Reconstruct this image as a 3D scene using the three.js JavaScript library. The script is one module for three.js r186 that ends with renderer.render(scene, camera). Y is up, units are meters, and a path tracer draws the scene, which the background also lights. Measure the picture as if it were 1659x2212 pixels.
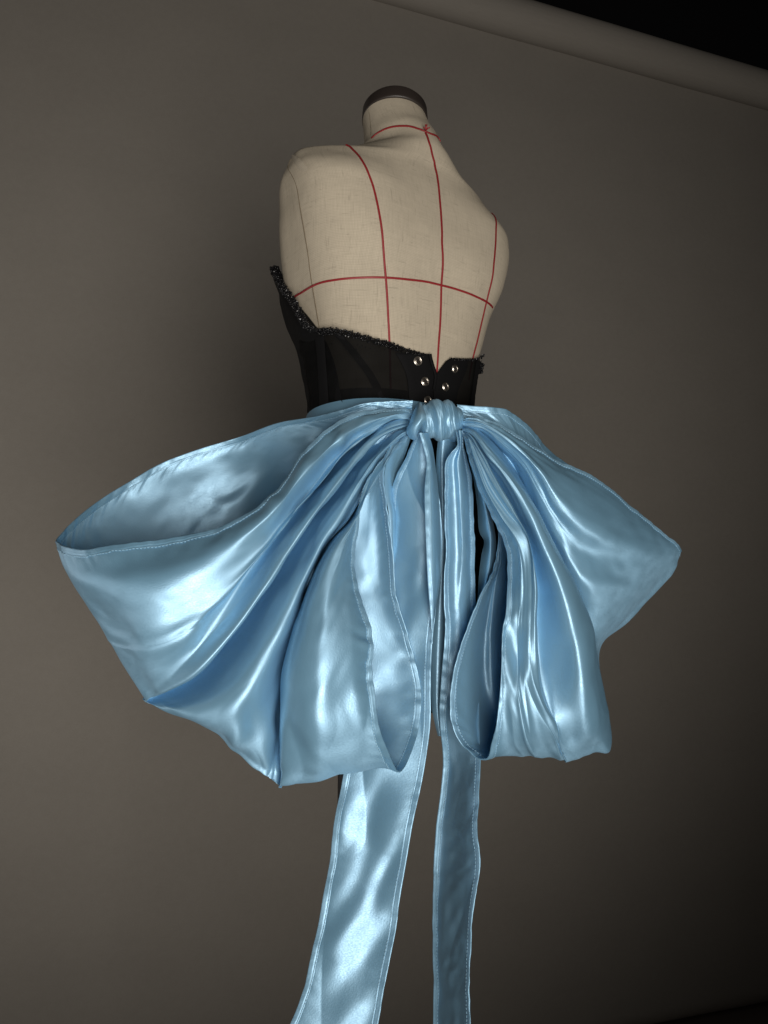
import * as THREE from 'three';
import { RectAreaLightUniformsLib } from 'three/addons/lights/RectAreaLightUniformsLib.js';
import { mergeGeometries } from 'three/addons/utils/BufferGeometryUtils.js';
import { ImprovedNoise } from 'three/addons/math/ImprovedNoise.js';

// ---------------------------------------------------------------- camera, lamps, exposure
RectAreaLightUniformsLib.init();
const scene = new THREE.Scene();
scene.background = new THREE.Color(0.0006, 0.0006, 0.0008);
const renderer = new THREE.WebGLRenderer({ antialias: true });
renderer.toneMapping = THREE.LinearToneMapping;
renderer.toneMappingExposure = 1;
renderer.shadowMap.enabled = true;
const PITCH = 9 * Math.PI / 180, FOV = 67.3, EYE = new THREE.Vector3(0, 0.8, 1.15);
const camera = new THREE.PerspectiveCamera(FOV, 0.75, 0.05, 40);
camera.position.copy(EYE); camera.rotation.x = PITCH;
scene.add(camera);
function spot(x, y, z, tx, ty, tz, power, half, size, color) {       // a soft lamp with a grid: a wide face, a fading cone
  const l = new THREE.SpotLight(color, power, 0, half * Math.PI / 180, 1, 2);
  l.position.set(x, y, z); l.target.position.set(tx, ty, tz); scene.add(l, l.target);
  l.castShadow = true; l.shadow.radius = size / 0.02; l.shadow.mapSize.set(2048, 2048); return l;
}
spot(0.42, 0.22, 2.25, -0.40, 1.58, 0.0, 21, 52, 0.7, new THREE.Color(1, 0.95, 0.88));
function panel(x, y, z, tx, ty, tz, w, h, power, color) { const l = new THREE.RectAreaLight(color, power, w, h); l.position.set(x, y, z); l.lookAt(tx, ty, tz); scene.add(l); return l; }
panel(-2.1, 0.75, -0.1, -0.3, 0.9, 0.2, 0.7, 1.2, 1.7, new THREE.Color(1, 0.96, 0.92));
panel(1.3, 2.2, 3.0, 0.6, 0.6, -2.0, 2.4, 1.6, 0.18, new THREE.Color(1, 0.94, 0.88));

// ---------------------------------------------------------------- helpers
function seeded(a) { return () => { a |= 0; a = a + 0x6D2B79F5 | 0; let t = Math.imul(a ^ a >>> 15, 1 | a); t = t + Math.imul(t ^ t >>> 7, 61 | t) ^ t; return ((t ^ t >>> 14) >>> 0) / 4294967296; }; }
const rnd = seeded(7);
const noiser = new ImprovedNoise();
const noise = (x, y, z = 0) => noiser.noise(x + 31.7, y + 11.3, z + 5.1);
const V = (x, y, z) => new THREE.Vector3(x, y, z);
const FL = 1106 / Math.tan(FOV * Math.PI / 360), CP = Math.cos(PITCH), SP = Math.sin(PITCH);
// a point of the place that is sighted at (x, y) of a 1659 x 2212 view and stands at the depth z
function at(x, y, z) {
  const a = (x - 829.5) / FL, b = (1106 - y) / FL;
  const dy = b * CP + SP, dz = b * SP - CP, t = (z - EYE.z) / dz;
  return V(EYE.x + a * t, EYE.y + dy * t, z);
}
function sighted(p) {
  const x = p.x - EYE.x, y = p.y - EYE.y, z = p.z - EYE.z, d = y * SP - z * CP;
  return [829.5 + FL * x / d, 1106 - FL * (y * CP + z * SP) / d];
}
function tag(o, label, category, group) { o.userData.label = label; o.userData.category = category; if (group) o.userData.group = group; return o; }
function structure(o) { o.userData.kind = 'structure'; return o; }
function part(name, geo, mat, parent, label) {
  const m = new THREE.Mesh(geo, mat); m.name = name; m.castShadow = m.receiveShadow = true;
  if (label) m.userData.label = label;
  parent.add(m); return m;
}
function base(name, p = [0, 0, 0]) { const g = new THREE.Group(); g.name = name; g.position.set(...p); scene.add(g); return g; }
function cr(p0, p1, p2, p3, t) {
  const t2 = t * t, t3 = t2 * t;
  return 0.5 * (2 * p1 + (p2 - p0) * t + (2 * p0 - 5 * p1 + 4 * p2 - p3) * t2 + (3 * p1 - p0 - 3 * p2 + p3) * t3);
}
const clamp = (x, a, b) => Math.min(b, Math.max(a, x));
const smooth = (a, b, x) => { const t = clamp((x - a) / (b - a), 0, 1); return t * t * (3 - 2 * t); };
function interp(list, u) {                       // list of Vector3, u in 0..n-1
  const n = list.length - 1, i = clamp(Math.floor(u), 0, n - 1), t = u - i;
  const a = list[Math.max(i - 1, 0)], b = list[i], c = list[i + 1], d = list[Math.min(i + 2, n)];
  return V(cr(a.x, b.x, c.x, d.x, t), cr(a.y, b.y, c.y, d.y, t), cr(a.z, b.z, c.z, d.z, t));
}
const smoothLine = (pts, n) => Array.from({ length: n }, (_, k) => interp(pts, (pts.length - 1) * k / (n - 1)));
// indexed grid of points -> geometry; uv given in metres along the grid
function gridGeometry(P, nu, nv, closedV = false) {
  const pos = new Float32Array(nu * nv * 3), uv = new Float32Array(nu * nv * 2), idx = [];
  let su = 0; const sv = new Float64Array(nv);
  for (let i = 0; i < nu; i++) {
    if (i) { const m = nv >> 1; su += P[i * nv + m].distanceTo(P[(i - 1) * nv + m]); }
    let s = 0;
    for (let j = 0; j < nv; j++) {
      const k = i * nv + j, p = P[k];
      if (j) s += p.distanceTo(P[k - 1]);
      pos[3 * k] = p.x; pos[3 * k + 1] = p.y; pos[3 * k + 2] = p.z; uv[2 * k] = s; uv[2 * k + 1] = su;
    }
  }
  for (let i = 0; i < nu - 1; i++) for (let j = 0; j < nv - (closedV ? 0 : 1); j++) {
    const a = i * nv + j, b = i * nv + (j + 1) % nv, c = a + nv, d = b + nv;
    idx.push(a, c, b, b, c, d);
  }
  const g = new THREE.BufferGeometry();
  g.setAttribute('position', new THREE.BufferAttribute(pos, 3)); g.setAttribute('uv', new THREE.BufferAttribute(uv, 2));
  g.setIndex(idx); g.computeVertexNormals(); return g;
}
function displace(g, f) {                        // moves each point along its normal by f(index, point)
  const p = g.attributes.position, n = g.attributes.normal;
  for (let k = 0; k < p.count; k++) {
    const d = f(k, p.getX(k), p.getY(k), p.getZ(k));
    p.setXYZ(k, p.getX(k) + n.getX(k) * d, p.getY(k) + n.getY(k) * d, p.getZ(k) + n.getZ(k) * d);
  }
  g.computeVertexNormals(); return g;
}

// ---------------------------------------------------------------- materials
function texture(n, f, srgb, repeat) {
  const d = new Uint8Array(n * n * 4);
  for (let y = 0; y < n; y++) for (let x = 0; x < n; x++) { const c = f(x, y); for (let k = 0; k < 3; k++) d[4 * (y * n + x) + k] = clamp(Array.isArray(c) ? c[k] : c, 0, 1) * 255; d[4 * (y * n + x) + 3] = 255; }
  const t = new THREE.DataTexture(d, n, n); t.magFilter = THREE.LinearFilter; t.minFilter = THREE.LinearFilter;
  t.wrapS = t.wrapT = THREE.RepeatWrapping; t.repeat.set(repeat, repeat); if (srgb) t.colorSpace = THREE.SRGBColorSpace;
  t.needsUpdate = true; return t;
}
// linen: many short slubs in both directions, on one tile of 0.32 m
function linenTile() {
  const n = 1024, h = new Float32Array(n * n).fill(0), r = seeded(21);
  for (let k = 0; k < 4200; k++) {
    const vertical = r() < 0.6, len = 10 + r() * r() * 60, x = Math.floor(r() * n), y = Math.floor(r() * n), a = (r() < 0.68 ? -1 : 1) * (0.2 + r() * r() * 1.1), wide = r() < 0.4 ? 3 : 2;
    for (let i = 0; i < len; i++) for (let q = 0; q < wide; q++) {
      const f = Math.sin(Math.PI * (i + 0.5) / len), along = Math.round(i), side = q + Math.round(2 * Math.sin(i / 30 + k));
      const px = (x + (vertical ? side : along) + n) % n, py = (y + (vertical ? along : side) + n) % n;
      h[py * n + px] += a * f * 0.5;
    }
  }
  return texture(n, (x, y) => {
    const v = h[y * n + x], w = 0.02 * ((x % 4 < 2 ? -1 : 1) + (y % 4 < 2 ? -1 : 1)), m = 0.022 * noise(x / 4, y / 50, 3) + 0.022 * noise(x / 50, y / 4, 9) + 0.02 * noise(x / 80, y / 80, 5);
    const s = 0.80 + w + m + (v < 0 ? 0.13 * v : 0.05 * v);
    return [s, s * 0.95, s * 0.855];
  }, true, 1 / 0.55);
}
const linenMap = linenTile();
const weave = texture(256, (x, y) => 0.5 + 0.25 * Math.sin(x * Math.PI * 2 * 64 / 256) * Math.sin(y * Math.PI * 2 * 64 / 256) + 0.25 * noise(x / 3, y / 3), false, 1 / 0.08);
const satinGrain = texture(512, (x, y) => 0.5 + 0.35 * noise(x / 1.7, y / 6.5, 1) + 0.25 * noise(x / 5.1, y / 3.2, 4), false, 1 / 0.28);
const satinRough = texture(512, (x, y) => 0.82 + 0.16 * noise(x / 3, y / 7, 2) + 0.1 * noise(x / 40, y / 40, 8), false, 1 / 0.22);
const paperMap = texture(512, (x, y) => { const m = 0.93 + 0.012 * noise(x / 70, y / 55, 3) + 0.012 * noise(x / 9, y / 9, 6) + 0.025 * noise(x / 1.7, y / 1.7, 2); return [m, m * 0.997, m * 0.99]; }, true, 1 / 1.4);
const M = {
  stitch: new THREE.MeshStandardMaterial({ color: new THREE.Color(0.34, 0.55, 0.70), roughness: 0.7 }),
  linen: new THREE.MeshPhysicalMaterial({ map: linenMap, color: new THREE.Color(0.70, 0.685, 0.672), roughness: 0.92, bumpMap: weave, bumpScale: 0.0002, specularIntensity: 0.3 }),
  thread: new THREE.MeshStandardMaterial({ color: new THREE.Color(0.16, 0.125, 0.08), roughness: 0.95 }),
  cap: new THREE.MeshStandardMaterial({ color: new THREE.Color(0.028, 0.022, 0.019), roughness: 0.42 }),
  tape: new THREE.MeshPhysicalMaterial({ color: new THREE.Color(0.24, 0.014, 0.018), roughness: 0.5, sheen: 0.4 }),
  hole: new THREE.MeshStandardMaterial({ color: new THREE.Color(0.010, 0.007, 0.005), roughness: 0.95 }),
  pole: new THREE.MeshStandardMaterial({ color: new THREE.Color(0.012, 0.011, 0.012), roughness: 0.5 }),
  satin: new THREE.MeshPhysicalMaterial({ color: new THREE.Color(0.23, 0.46, 0.65), roughness: 0.60, roughnessMap: satinRough, metalness: 0.42, ior: 2.3, specularIntensity: 1, anisotropy: 0.65, anisotropyRotation: 0, bumpMap: satinGrain, bumpScale: 0.00012, side: THREE.DoubleSide }),
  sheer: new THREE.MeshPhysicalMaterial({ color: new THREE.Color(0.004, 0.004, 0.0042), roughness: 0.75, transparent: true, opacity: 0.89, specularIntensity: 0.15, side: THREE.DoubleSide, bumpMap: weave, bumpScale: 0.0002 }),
  black: new THREE.MeshPhysicalMaterial({ color: new THREE.Color(0.0035, 0.0035, 0.004), roughness: 0.8, specularIntensity: 0.3, side: THREE.DoubleSide, bumpMap: weave, bumpScale: 0.0003 }),
  bead: new THREE.MeshPhysicalMaterial({ color: new THREE.Color(0.008, 0.008, 0.009), roughness: 0.14, ior: 1.45, specularIntensity: 0.7 }),
  steel: new THREE.MeshStandardMaterial({ color: new THREE.Color(0.72, 0.66, 0.58), roughness: 0.3, metalness: 1 }),
  paper: new THREE.MeshStandardMaterial({ map: paperMap, color: new THREE.Color(0.37, 0.340, 0.304), roughness: 0.9, bumpMap: paperMap, bumpScale: 0.0004, side: THREE.DoubleSide }),
  floor: new THREE.MeshStandardMaterial({ color: new THREE.Color(0.16, 0.13, 0.11), roughness: 0.7 }),
  wall: new THREE.MeshStandardMaterial({ color: new THREE.Color(0.012, 0.012, 0.014), roughness: 0.9 }),
};

// ---------------------------------------------------------------- the setting: paper roll, floor, dark wall
{
  const PHI = 19 * Math.PI / 180, along = V(Math.cos(PHI), 0, -Math.sin(PHI)), front = V(Math.sin(PHI), 0, Math.cos(PHI));
  const K = 1.9, origin = V(0.867 * K, 0, EYE.z - 1.884 * K), R = 0.046 * K, rollY = EYE.y + 1.56 * K - 0.15, FLOOR = EYE.y * (1 - K) - 0.07;
  const onPaper = (s, y, off) => origin.clone().addScaledVector(along, s).addScaledVector(front, off).setY(y);
  // sheet: comes off the rear of the roll, hangs, and curls back under itself at the foot
  const prof = [];
  for (let k = 0; k <= 8; k++) { const a = Math.PI * (0.5 + 0.5 * k / 8); prof.push([rollY + Math.sin(a) * R * 0.98, -R + Math.cos(a) * R * 0.98]); }
  prof.length = 0;
  for (let k = 0; k <= 60; k++) { const y = rollY - (rollY - FLOOR - 0.09) * k / 60; prof.push([y, 0.0]); }
  for (let k = 1; k <= 10; k++) { const a = k / 10 * 1.35; prof.push([FLOOR + 0.09 - Math.sin(a) * 0.09, -0.09 + Math.cos(a) * 0.09]); }
  const nS = 90, P = [];
  for (const [y, off] of prof) for (let k = 0; k < nS; k++) {
    const s = -4.6 + 6.8 * k / (nS - 1);
    const ripple = 0.006 * noise(s * 1.1, y * 0.7, 2) + 0.0035 * noise(s * 3.1, y * 1.1, 7) * smooth(3.2, 1.6, y);
    P.push(onPaper(s, y, off + ripple));
  }
  const bd = base('paper_backdrop');
  const sheet = gridGeometry(P, prof.length, nS);
  part('paper_sheet', sheet, M.paper, bd);
  const roll = new THREE.CylinderGeometry(R, R, 6.6, 64, 60, false); roll.rotateZ(Math.PI / 2); roll.rotateY(PHI);
  displace(roll, (k, x, y, z) => 0.0015 * noise(x * 2, y * 6, z * 2));
  const c = onPaper(-1.2, rollY + 0.02, R * 0.45); roll.translate(c.x, c.y, c.z);
  part('paper_roll', roll, M.paper, bd);
  tag(bd, 'grey brown seamless paper backdrop hanging from its long slanting roll behind the dress form', 'backdrop');
  const fl = part('floor', new THREE.PlaneGeometry(12, 9).rotateX(-Math.PI / 2).translate(0, FLOOR, 0), M.floor, scene); structure(fl);
  const wl = part('wall', new THREE.BoxGeometry(16, 7, 0.1).translate(1, 3.5 + FLOOR, -4.6), M.wall, scene); structure(wl);
}

// ---------------------------------------------------------------- dress form
const PSI = 35 * Math.PI / 180;
const KEYS = [ // height, half width, depth to the back, depth to the front, shift of the spine, squareness, sideways
  [0.70, 0.11, 0.04, 0.095, 0, 2.2, 0.045], [0.92, 0.150, 0.042, 0.11, 0, 2.2, 0.058], [1.00, 0.150, 0.052, 0.108, 0, 2.2, 0.050], [1.06, 0.130, 0.080, 0.098, 0, 2.2, 0.022], [1.113, 0.129, 0.094, 0.089, 0, 2.2, 0.0123], [1.16, 0.133, 0.094, 0.092, 0, 2.2, 0.0129],
  [1.20, 0.137, 0.097, 0.100, 0, 2.3, 0.0132], [1.25, 0.148, 0.104, 0.112, 0, 2.5, 0.0132], [1.30, 0.161, 0.112, 0.118, 0, 2.7, 0.0127], [1.36, 0.183, 0.121, 0.105, 0, 2.9, 0.0165],
  [1.42, 0.195, 0.114, 0.085, 0, 3.1, 0.0200], [1.465, 0.196, 0.108, 0.070, 0, 3.3, 0.017], [1.487, 0.191, 0.102, 0.060, 0, 3.3, 0.018], [1.504, 0.186, 0.097, 0.055, 0, 3.0, 0.020], [1.519, 0.146, 0.094, 0.052, 0, 2.5, 0.024],
  [1.542, 0.104, 0.090, 0.050, 0, 2.2, 0.027], [1.560, 0.077, 0.085, 0.050, -0.002, 2.05, 0.028], [1.585, 0.061, 0.076, 0.052, -0.006, 2, 0.028], [1.615, 0.0545, 0.062, 0.0525, -0.012, 2, 0.0275], [1.652, 0.052, 0.0525, 0.0525, -0.020, 2, 0.027]];
const slopes = KEYS[0].map((_, c) => {
  const n = KEYS.length, x = KEYS.map(k => k[0]), y = KEYS.map(k => k[c]), dl = [], m = new Array(n).fill(0);
  for (let i = 0; i < n - 1; i++) dl.push((y[i + 1] - y[i]) / (x[i + 1] - x[i]));
  for (let i = 1; i < n - 1; i++) if (dl[i - 1] * dl[i] > 0) { const h0 = x[i] - x[i - 1], h1 = x[i + 1] - x[i], w1 = 2 * h1 + h0, w2 = h1 + 2 * h0; m[i] = (w1 + w2) / (w1 / dl[i - 1] + w2 / dl[i]); }
  m[0] = dl[0]; m[n - 1] = dl[n - 2]; return m;
});
function keyed(y) {
  let i = 0; while (i < KEYS.length - 2 && y > KEYS[i + 1][0]) i++;
  const h = KEYS[i + 1][0] - KEYS[i][0], t = (y - KEYS[i][0]) / h, t2 = t * t, t3 = t2 * t;
  return KEYS[0].map((_, c) => (2 * t3 - 3 * t2 + 1) * KEYS[i][c] + (t3 - 2 * t2 + t) * h * slopes[c][i] + (3 * t2 - 2 * t3) * KEYS[i + 1][c] + (t3 - t2) * h * slopes[c][i + 1]);
}
function skin(th, y) {
  const [, a, b, f, zc, n, xc] = keyed(y), c = Math.cos(th), s = Math.sin(th);
  const x = a * Math.sign(c) * Math.abs(c) ** (2 / n); let z = (s > 0 ? b : f) * Math.sign(s) * Math.abs(s) ** (2 / n) + zc;
  z *= 1 - 0.6 * smooth(1.44, 1.515, y) * smooth(1.60, 1.555, y) * Math.min(1, Math.abs(x) / a) ** 2;
  const e = Math.exp(-(((th - Math.PI / 2) / 0.28) ** 2)); z -= 0.006 * e * smooth(1.2, 1.35, y) * smooth(1.64, 1.44, y);    // hollow along the spine
  const lean = (y - 1.56) * 0.0;
  return V(x * Math.cos(PSI) + z * Math.sin(PSI) + xc + lean, y, -x * Math.sin(PSI) + z * Math.cos(PSI));
}
function skinNormal(th, y) {
  const e = 0.004, a = skin(th + e, y).sub(skin(th - e, y)), b = skin(th, y + 0.002).sub(skin(th, y - 0.002));
  return b.cross(a).normalize();
}
const onSkin = (th, y, off) => skin(th, y).addScaledVector(skinNormal(th, y), off);
// the place (angle, height) on the form that is sighted at (x, y)
const TABLE = [];
for (let i = 0; i <= 150; i++) for (let j = 0; j < 150; j++) {
  const y = 0.70 + 0.952 * i / 150, th = -0.7 + 4.4 * j / 149, p = skin(th, y), n = skinNormal(th, y);
  if (n.dot(EYE.clone().sub(p)) > 0.0) TABLE.push([...sighted(p), th, y]);
}
function find(x, y) {
  let best = 1e9, b = null;
  for (const q of TABLE) { const d = (q[0] - x) ** 2 + (q[1] - y) ** 2; if (d < best) { best = d; b = q; } }
  let th = b[2], h = b[3];
  for (let k = 0; k < 25; k++) {
    const [px, py] = sighted(skin(th, h)), [ax, ay] = sighted(skin(th + 1e-3, h)), [cx, cy] = sighted(skin(th, h + 1e-4));
    const j = [(ax - px) / 1e-3, (cx - px) / 1e-4, (ay - py) / 1e-3, (cy - py) / 1e-4], det = j[0] * j[3] - j[1] * j[2];
    if (Math.abs(det) < 1) break;
    const dx = x - px, dy = y - py;
    th += clamp((j[3] * dx - j[1] * dy) / det, -0.05, 0.05); h += clamp((j[0] * dy - j[2] * dx) / det, -0.01, 0.01);
  }
  const [px, py] = sighted(skin(th, h));
  if (Math.hypot(px - x, py - y) > 12 || h > 1.652 || h < 0.70) return [b[2], b[3]];
  return [th, h];
}
// a flat tape that lies on the form along sighted points
function tapeOn(pts, width, off, thick, n = 60) {
  const q = pts.map(([x, y, raw]) => { const [a, b] = raw ? [x, y] : find(x, y); return V(a, b, 0); }), line = smoothLine(q, n);
  const c = line.map(p => onSkin(p.x, p.y, off)), N = line.map(p => skinNormal(p.x, p.y)), P = [];
  const ring = [[-1, 0], [-0.85, 1], [0, 1.15], [0.85, 1], [1, 0], [0.85, -1], [-0.85, -1]];
  for (let k = 0; k < n; k++) {
    const t = c[Math.min(k + 1, n - 1)].clone().sub(c[Math.max(k - 1, 0)]).normalize(), s = t.clone().cross(N[k]).normalize();
    for (const [a, b] of ring) P.push(c[k].clone().addScaledVector(s, a * width / 2).addScaledVector(N[k], b * thick));
  }
  return gridGeometry(P, n, ring.length, true);
}
const form = base('dress_form');
{
  const ny = 240, nt = 200, P = [];
  for (let i = 0; i < ny; i++) { const y = 0.70 + 0.952 * i / (ny - 1); for (let j = 0; j < nt; j++) P.push(skin(-Math.PI / 2 + 2 * Math.PI * j / (nt - 1), y)); }
  const g = gridGeometry(P, ny, nt);
  { const uv = g.attributes.uv; for (let i = 0; i < ny; i++) { const c = uv.getX(i * nt + (nt >> 1)); for (let j = 0; j < nt; j++) uv.setX(i * nt + j, uv.getX(i * nt + j) - c); } }   // the cloth's grain follows the centre of the back
  displace(g, (k, x, y, z) => 0.0009 * noise(x * 14, y * 14, z * 14) + 0.0003 * noise(x * 60, y * 60, z * 60));
  part('torso', g, M.linen, form);
  // neck cap, tipped forward
  const prof = [[0, 0.026], [0.046, 0.026], [0.0515, 0.0245], [0.054, 0.021], [0.0548, 0.004], [0.0545, 0.0012], [0.0535, 0], [0.051, -0.001], [0, -0.001]].map(a => new THREE.Vector2(a[0], a[1]));
  const cap = new THREE.LatheGeometry(prof, 96); cap.rotateX(-0.16);
  const top = skin(Math.PI / 2, 1.640).add(skin(-Math.PI / 2, 1.640)).multiplyScalar(0.5);
  cap.translate(top.x, top.y + 0.0, top.z);
  part('neck_cap', cap, M.cap, form);
  const T = (pts, w = 0.0031) => part('tape', tapeOn(pts, w, 0.0009, 0.0007), M.tape, form);
  T([[803, 299], [812, 291], [829, 281], [847, 275], [867, 273], [886, 274], [903, 279], [919, 285], [931, 290], [945, 297], [953, 304]]);
  T([[919, 288], [925, 304], [930, 320], [935, 342], [940, 365], [947, 405], [951, 450], [954, 500], [955, 540], [954, 600], [951, 680], [947, 740], [943, 800], [938, 840]]);
  T([[748, 314], [759, 321], [775, 338], [795, 374], [810, 420], [822, 480], [828, 540], [833, 600], [838, 680], [841, 740], [843, 820], [844, 880]]);
  T([[1069, 462], [1071, 482], [1070, 520], [1066, 570], [1058, 620], [1048, 660], [1036, 712], [1021, 772], [1012, 820]], 0.0027);
  T([[632, 645], [645, 636], [660, 627], [690, 612], [730, 604], [780, 600], [834, 600], [880, 604], [955, 617], [1000, 630], [1030, 642], [1050, 652], [1063, 664]]);
  part('seam', tapeOn([[629, 338], [640, 400], [652, 470], [664, 540], [672, 600], [680, 650], [690, 708]], 0.0010, 0.0002, 0.0004), M.thread, form);
  part('seam', tapeOn([[796, 236], [799, 252], [801, 272], [801, 292]], 0.0010, 0.0002, 0.0004, 20), M.thread, form);
  // knotted tape ends at the nape
  const nape = onSkin(...find(919, 285), 0.003);
  for (const [dx, dy] of [[-0.0015, 0.0075], [0.001, 0.008], [0.0055, 0.0022], [-0.0045, 0.002]]) {
    const e = nape.clone().add(V(dx, dy, 0.003)), cg = new THREE.TubeGeometry(new THREE.CatmullRomCurve3([nape.clone(), nape.clone().lerp(e, 0.5).add(V(0, 0, 0.002)), e]), 6, 0.0009, 5);
    part('tape_end', cg, M.tape, form);
  }
  // scalloped cloth flap over the shoulder
  const edge = [[633, 334], [637, 337], [641, 338], [645, 342], [649, 343], [653, 349], [657, 351], [660, 357], [664, 360], [667, 367]], inner = [[631, 341], [632, 344], [634, 347], [636, 351], [638, 355], [641, 360], [644, 364], [648, 368], [653, 371], [661, 373]], F = [];
  for (let k = 0; k < 4; k++) for (let i = 0; i < edge.length; i++) { const t = k / 3, q = find(edge[i][0] * (1 - t) + inner[i][0] * t, edge[i][1] * (1 - t) + inner[i][1] * t); F.push(onSkin(...q, k === 3 ? 0.0002 : 0.0014)); }
  const fg = gridGeometry(F, 4, edge.length); part('shoulder_flap', fg, new THREE.MeshPhysicalMaterial({ map: linenMap, color: M.linen.color, roughness: 0.92, side: THREE.DoubleSide }), form);
  const pole = new THREE.CylinderGeometry(0.019, 0.019, 1.25, 32, 1).translate(-0.048, 0.165, -0.01);
  part('stand_pole', pole, M.pole, form);
  part('stand_base', new THREE.CylinderGeometry(0.15, 0.17, 0.02, 48).translate(-0.048, -0.466, -0.01), M.pole, form);
  tag(form, 'beige linen dress form seen from behind with red style tapes and black neck cap', 'dress form');
}

// ---------------------------------------------------------------- corset
const corset = base('corset');
{
  const flare = th => 0.014 * smooth(1.95, 2.45, th) * smooth(2.95, 2.65, th);
  // a shell over the form: its top edge is a list of sighted points, left to right
  function shell(topPts, offs, hLow, nu, nv, thStart, thEnd) {
    const q = topPts.map(([x, y]) => find(x, y)).sort((a, b) => b[0] - a[0]);
    if (thStart !== undefined) q.unshift([thStart, q[0][1]]);
    if (thEnd !== undefined) q.push([thEnd, q[q.length - 1][1]]);
    const P = [];
    for (let i = 0; i < nu; i++) for (let j = 0; j < nv; j++) {
      const th = q[0][0] + (q[q.length - 1][0] - q[0][0]) * j / (nv - 1);
      let k = 0; while (k < q.length - 2 && th < q[k + 1][0]) k++;
      const t = clamp((th - q[k][0]) / (q[k + 1][0] - q[k][0] || 1e-9), 0, 1), top = q[k][1] + (q[k + 1][1] - q[k][1]) * t;
      P.push(onSkin(th, top + (hLow - top) * i / (nu - 1), offs + flare(th) * (1 - i / (nu - 1)) ** 2));
    }
    const g = gridGeometry(P, nu, nv);
    return displace(g, (k, x, y, z) => 0.0022 * noise(x * 18, y * 55, z * 18) + 0.0007 * noise(x * 70, y * 70, z * 70));
  }
  // strip between two sighted lines (left edge, right edge), lying on the form
  function patch(left, right, off, n = 26, m = 10) {
    const L = smoothLine(left.map(([x, y]) => V(x, y, 0)), n), R = smoothLine(right.map(([x, y]) => V(x, y, 0)), n), P = [];
    for (let i = 0; i < n; i++) for (let j = 0; j < m; j++) {
      const t = j / (m - 1), q = find(L[i].x + (R[i].x - L[i].x) * t, L[i].y + (R[i].y - L[i].y) * t);
      P.push(onSkin(q[0], q[1], flare(q[0]) * 0.8 * (1 - i / (n - 1)) ** 2 + off * (j === 0 || j === m - 1 || i === 0 ? 0.82 : 1)));
    }
    return gridGeometry(P, n, m);
  }
  const topLeft = [[672, 716], [690, 713], [720, 711], [750, 716], [780, 727], [810, 735], [834, 740], [860, 748], [890, 759], [908, 764], [922, 767], [924, 776], [928, 790], [934, 816]];
  const topRight = [[935, 816], [940, 806], [951, 792], [960, 780], [967, 775], [989, 775], [1018, 774], [1030, 774]];
  part('sheer_panel', shell(topLeft, 0.004, 1.05, 60, 120, 4.2), M.sheer, corset);
  part('sheer_panel', shell(topRight, 0.0044, 1.05, 60, 60, undefined, -1.9), M.sheer, corset);
  part('placket', patch([[852, 764], [866, 790], [876, 818], [880, 860], [882, 900]], [[921, 766], [928, 790], [934, 817], [931, 850], [929, 900]], 0.0066), M.black, corset);
  part('placket', patch([[966, 776], [951, 792], [936, 815], [932, 850], [930, 900]], [[1004, 777], [1002, 796], [994, 817], [983, 847], [974, 900]], 0.0072), M.black, corset);
  part('placket_edge', tapeOn([[922, 767], [924, 778], [929, 796], [934, 817], [930, 845]], 0.005, 0.0078, 0.0012, 30), M.black, corset);
  part('boning_channel', patch([[733, 727], [765, 775], [795, 820], [818, 868]], [[748, 727], [782, 775], [812, 820], [834, 868]], 0.0066, 26, 6), M.black, corset);
  part('boning_channel', patch([[684, 716], [690, 760], [694, 820], [697, 885]], [[706, 716], [708, 760], [712, 820], [716, 885]], 0.0066, 26, 6), M.black, corset);
  part('boning_channel', patch([[1022, 778], [1018, 810], [1012, 850], [1008, 885]], [[1034, 779], [1030, 810], [1024, 850], [1021, 885]], 0.0066, 26, 5), M.black, corset);
  // lower body of the garment, under the bow
  const low = [];
  for (let i = 0; i < 20; i++) for (let j = 0; j < 90; j++) low.push(onSkin(-Math.PI / 2 + 2 * Math.PI * j / 89, 0.69 + 0.45 * i / 19, 0.0032));
  part('lower_panel', gridGeometry(low, 20, 90), M.black, corset);
  // the cup that stands away from the form at the side
  const cup = [[[664, 892, .02], [690, 890, .075], [742, 886, .115]], [[660, 850, .02], [684, 845, .075], [734, 840, .113]], [[652, 810, .02], [680, 800, .075], [724, 790, .111]], [[643, 768, .012], [666, 752, .065], [704, 738, .105]], [[628, 731, .0], [650, 724, .072], [677, 717, .108]],
    [[612, 688, .0], [631, 690, .065], [651, 690, .098]], [[605, 657, .0], [614, 652, .05], [630, 649, .08]], [[601, 631, -.005], [607, 628, .035], [615, 629, .055]], [[590, 604, -.015], [595, 602, .01], [602, 606, .025]], [[583, 581, -.02], [590, 578, -.018], [599, 580, -.016]]].map(r => r.map(p => at(...p)));
  const nu = 70, nv = 24, P = [];
  for (let i = 0; i < nu; i++) { const row = [0, 1, 2].map(c => interp(cup.map(r => r[c]), 9 * i / (nu - 1))); for (let j = 0; j < nv; j++) P.push(interp(row, 2 * j / (nv - 1))); }
  const cg = displace(gridGeometry(P, nu, nv), (k, x, y, z) => 0.0016 * noise(x * 30, y * 45, z * 30));
  part('cup', cg, M.black, corset);
  // added sheer strip, dark in place of the cup's shadow on the linen
  const face = [], rimPx = [[600, 584, -.006], [604, 600, .018], [613, 622, .046], [628, 646, .078], [641, 668, .09], [652, 690, .098], [664, 708, .104]], side = rimPx.map(([x, y], i) => onSkin(...find(x + 12 + 24 * i / 6, y + 26 - 14 * i / 6), 0.0015));
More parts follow.
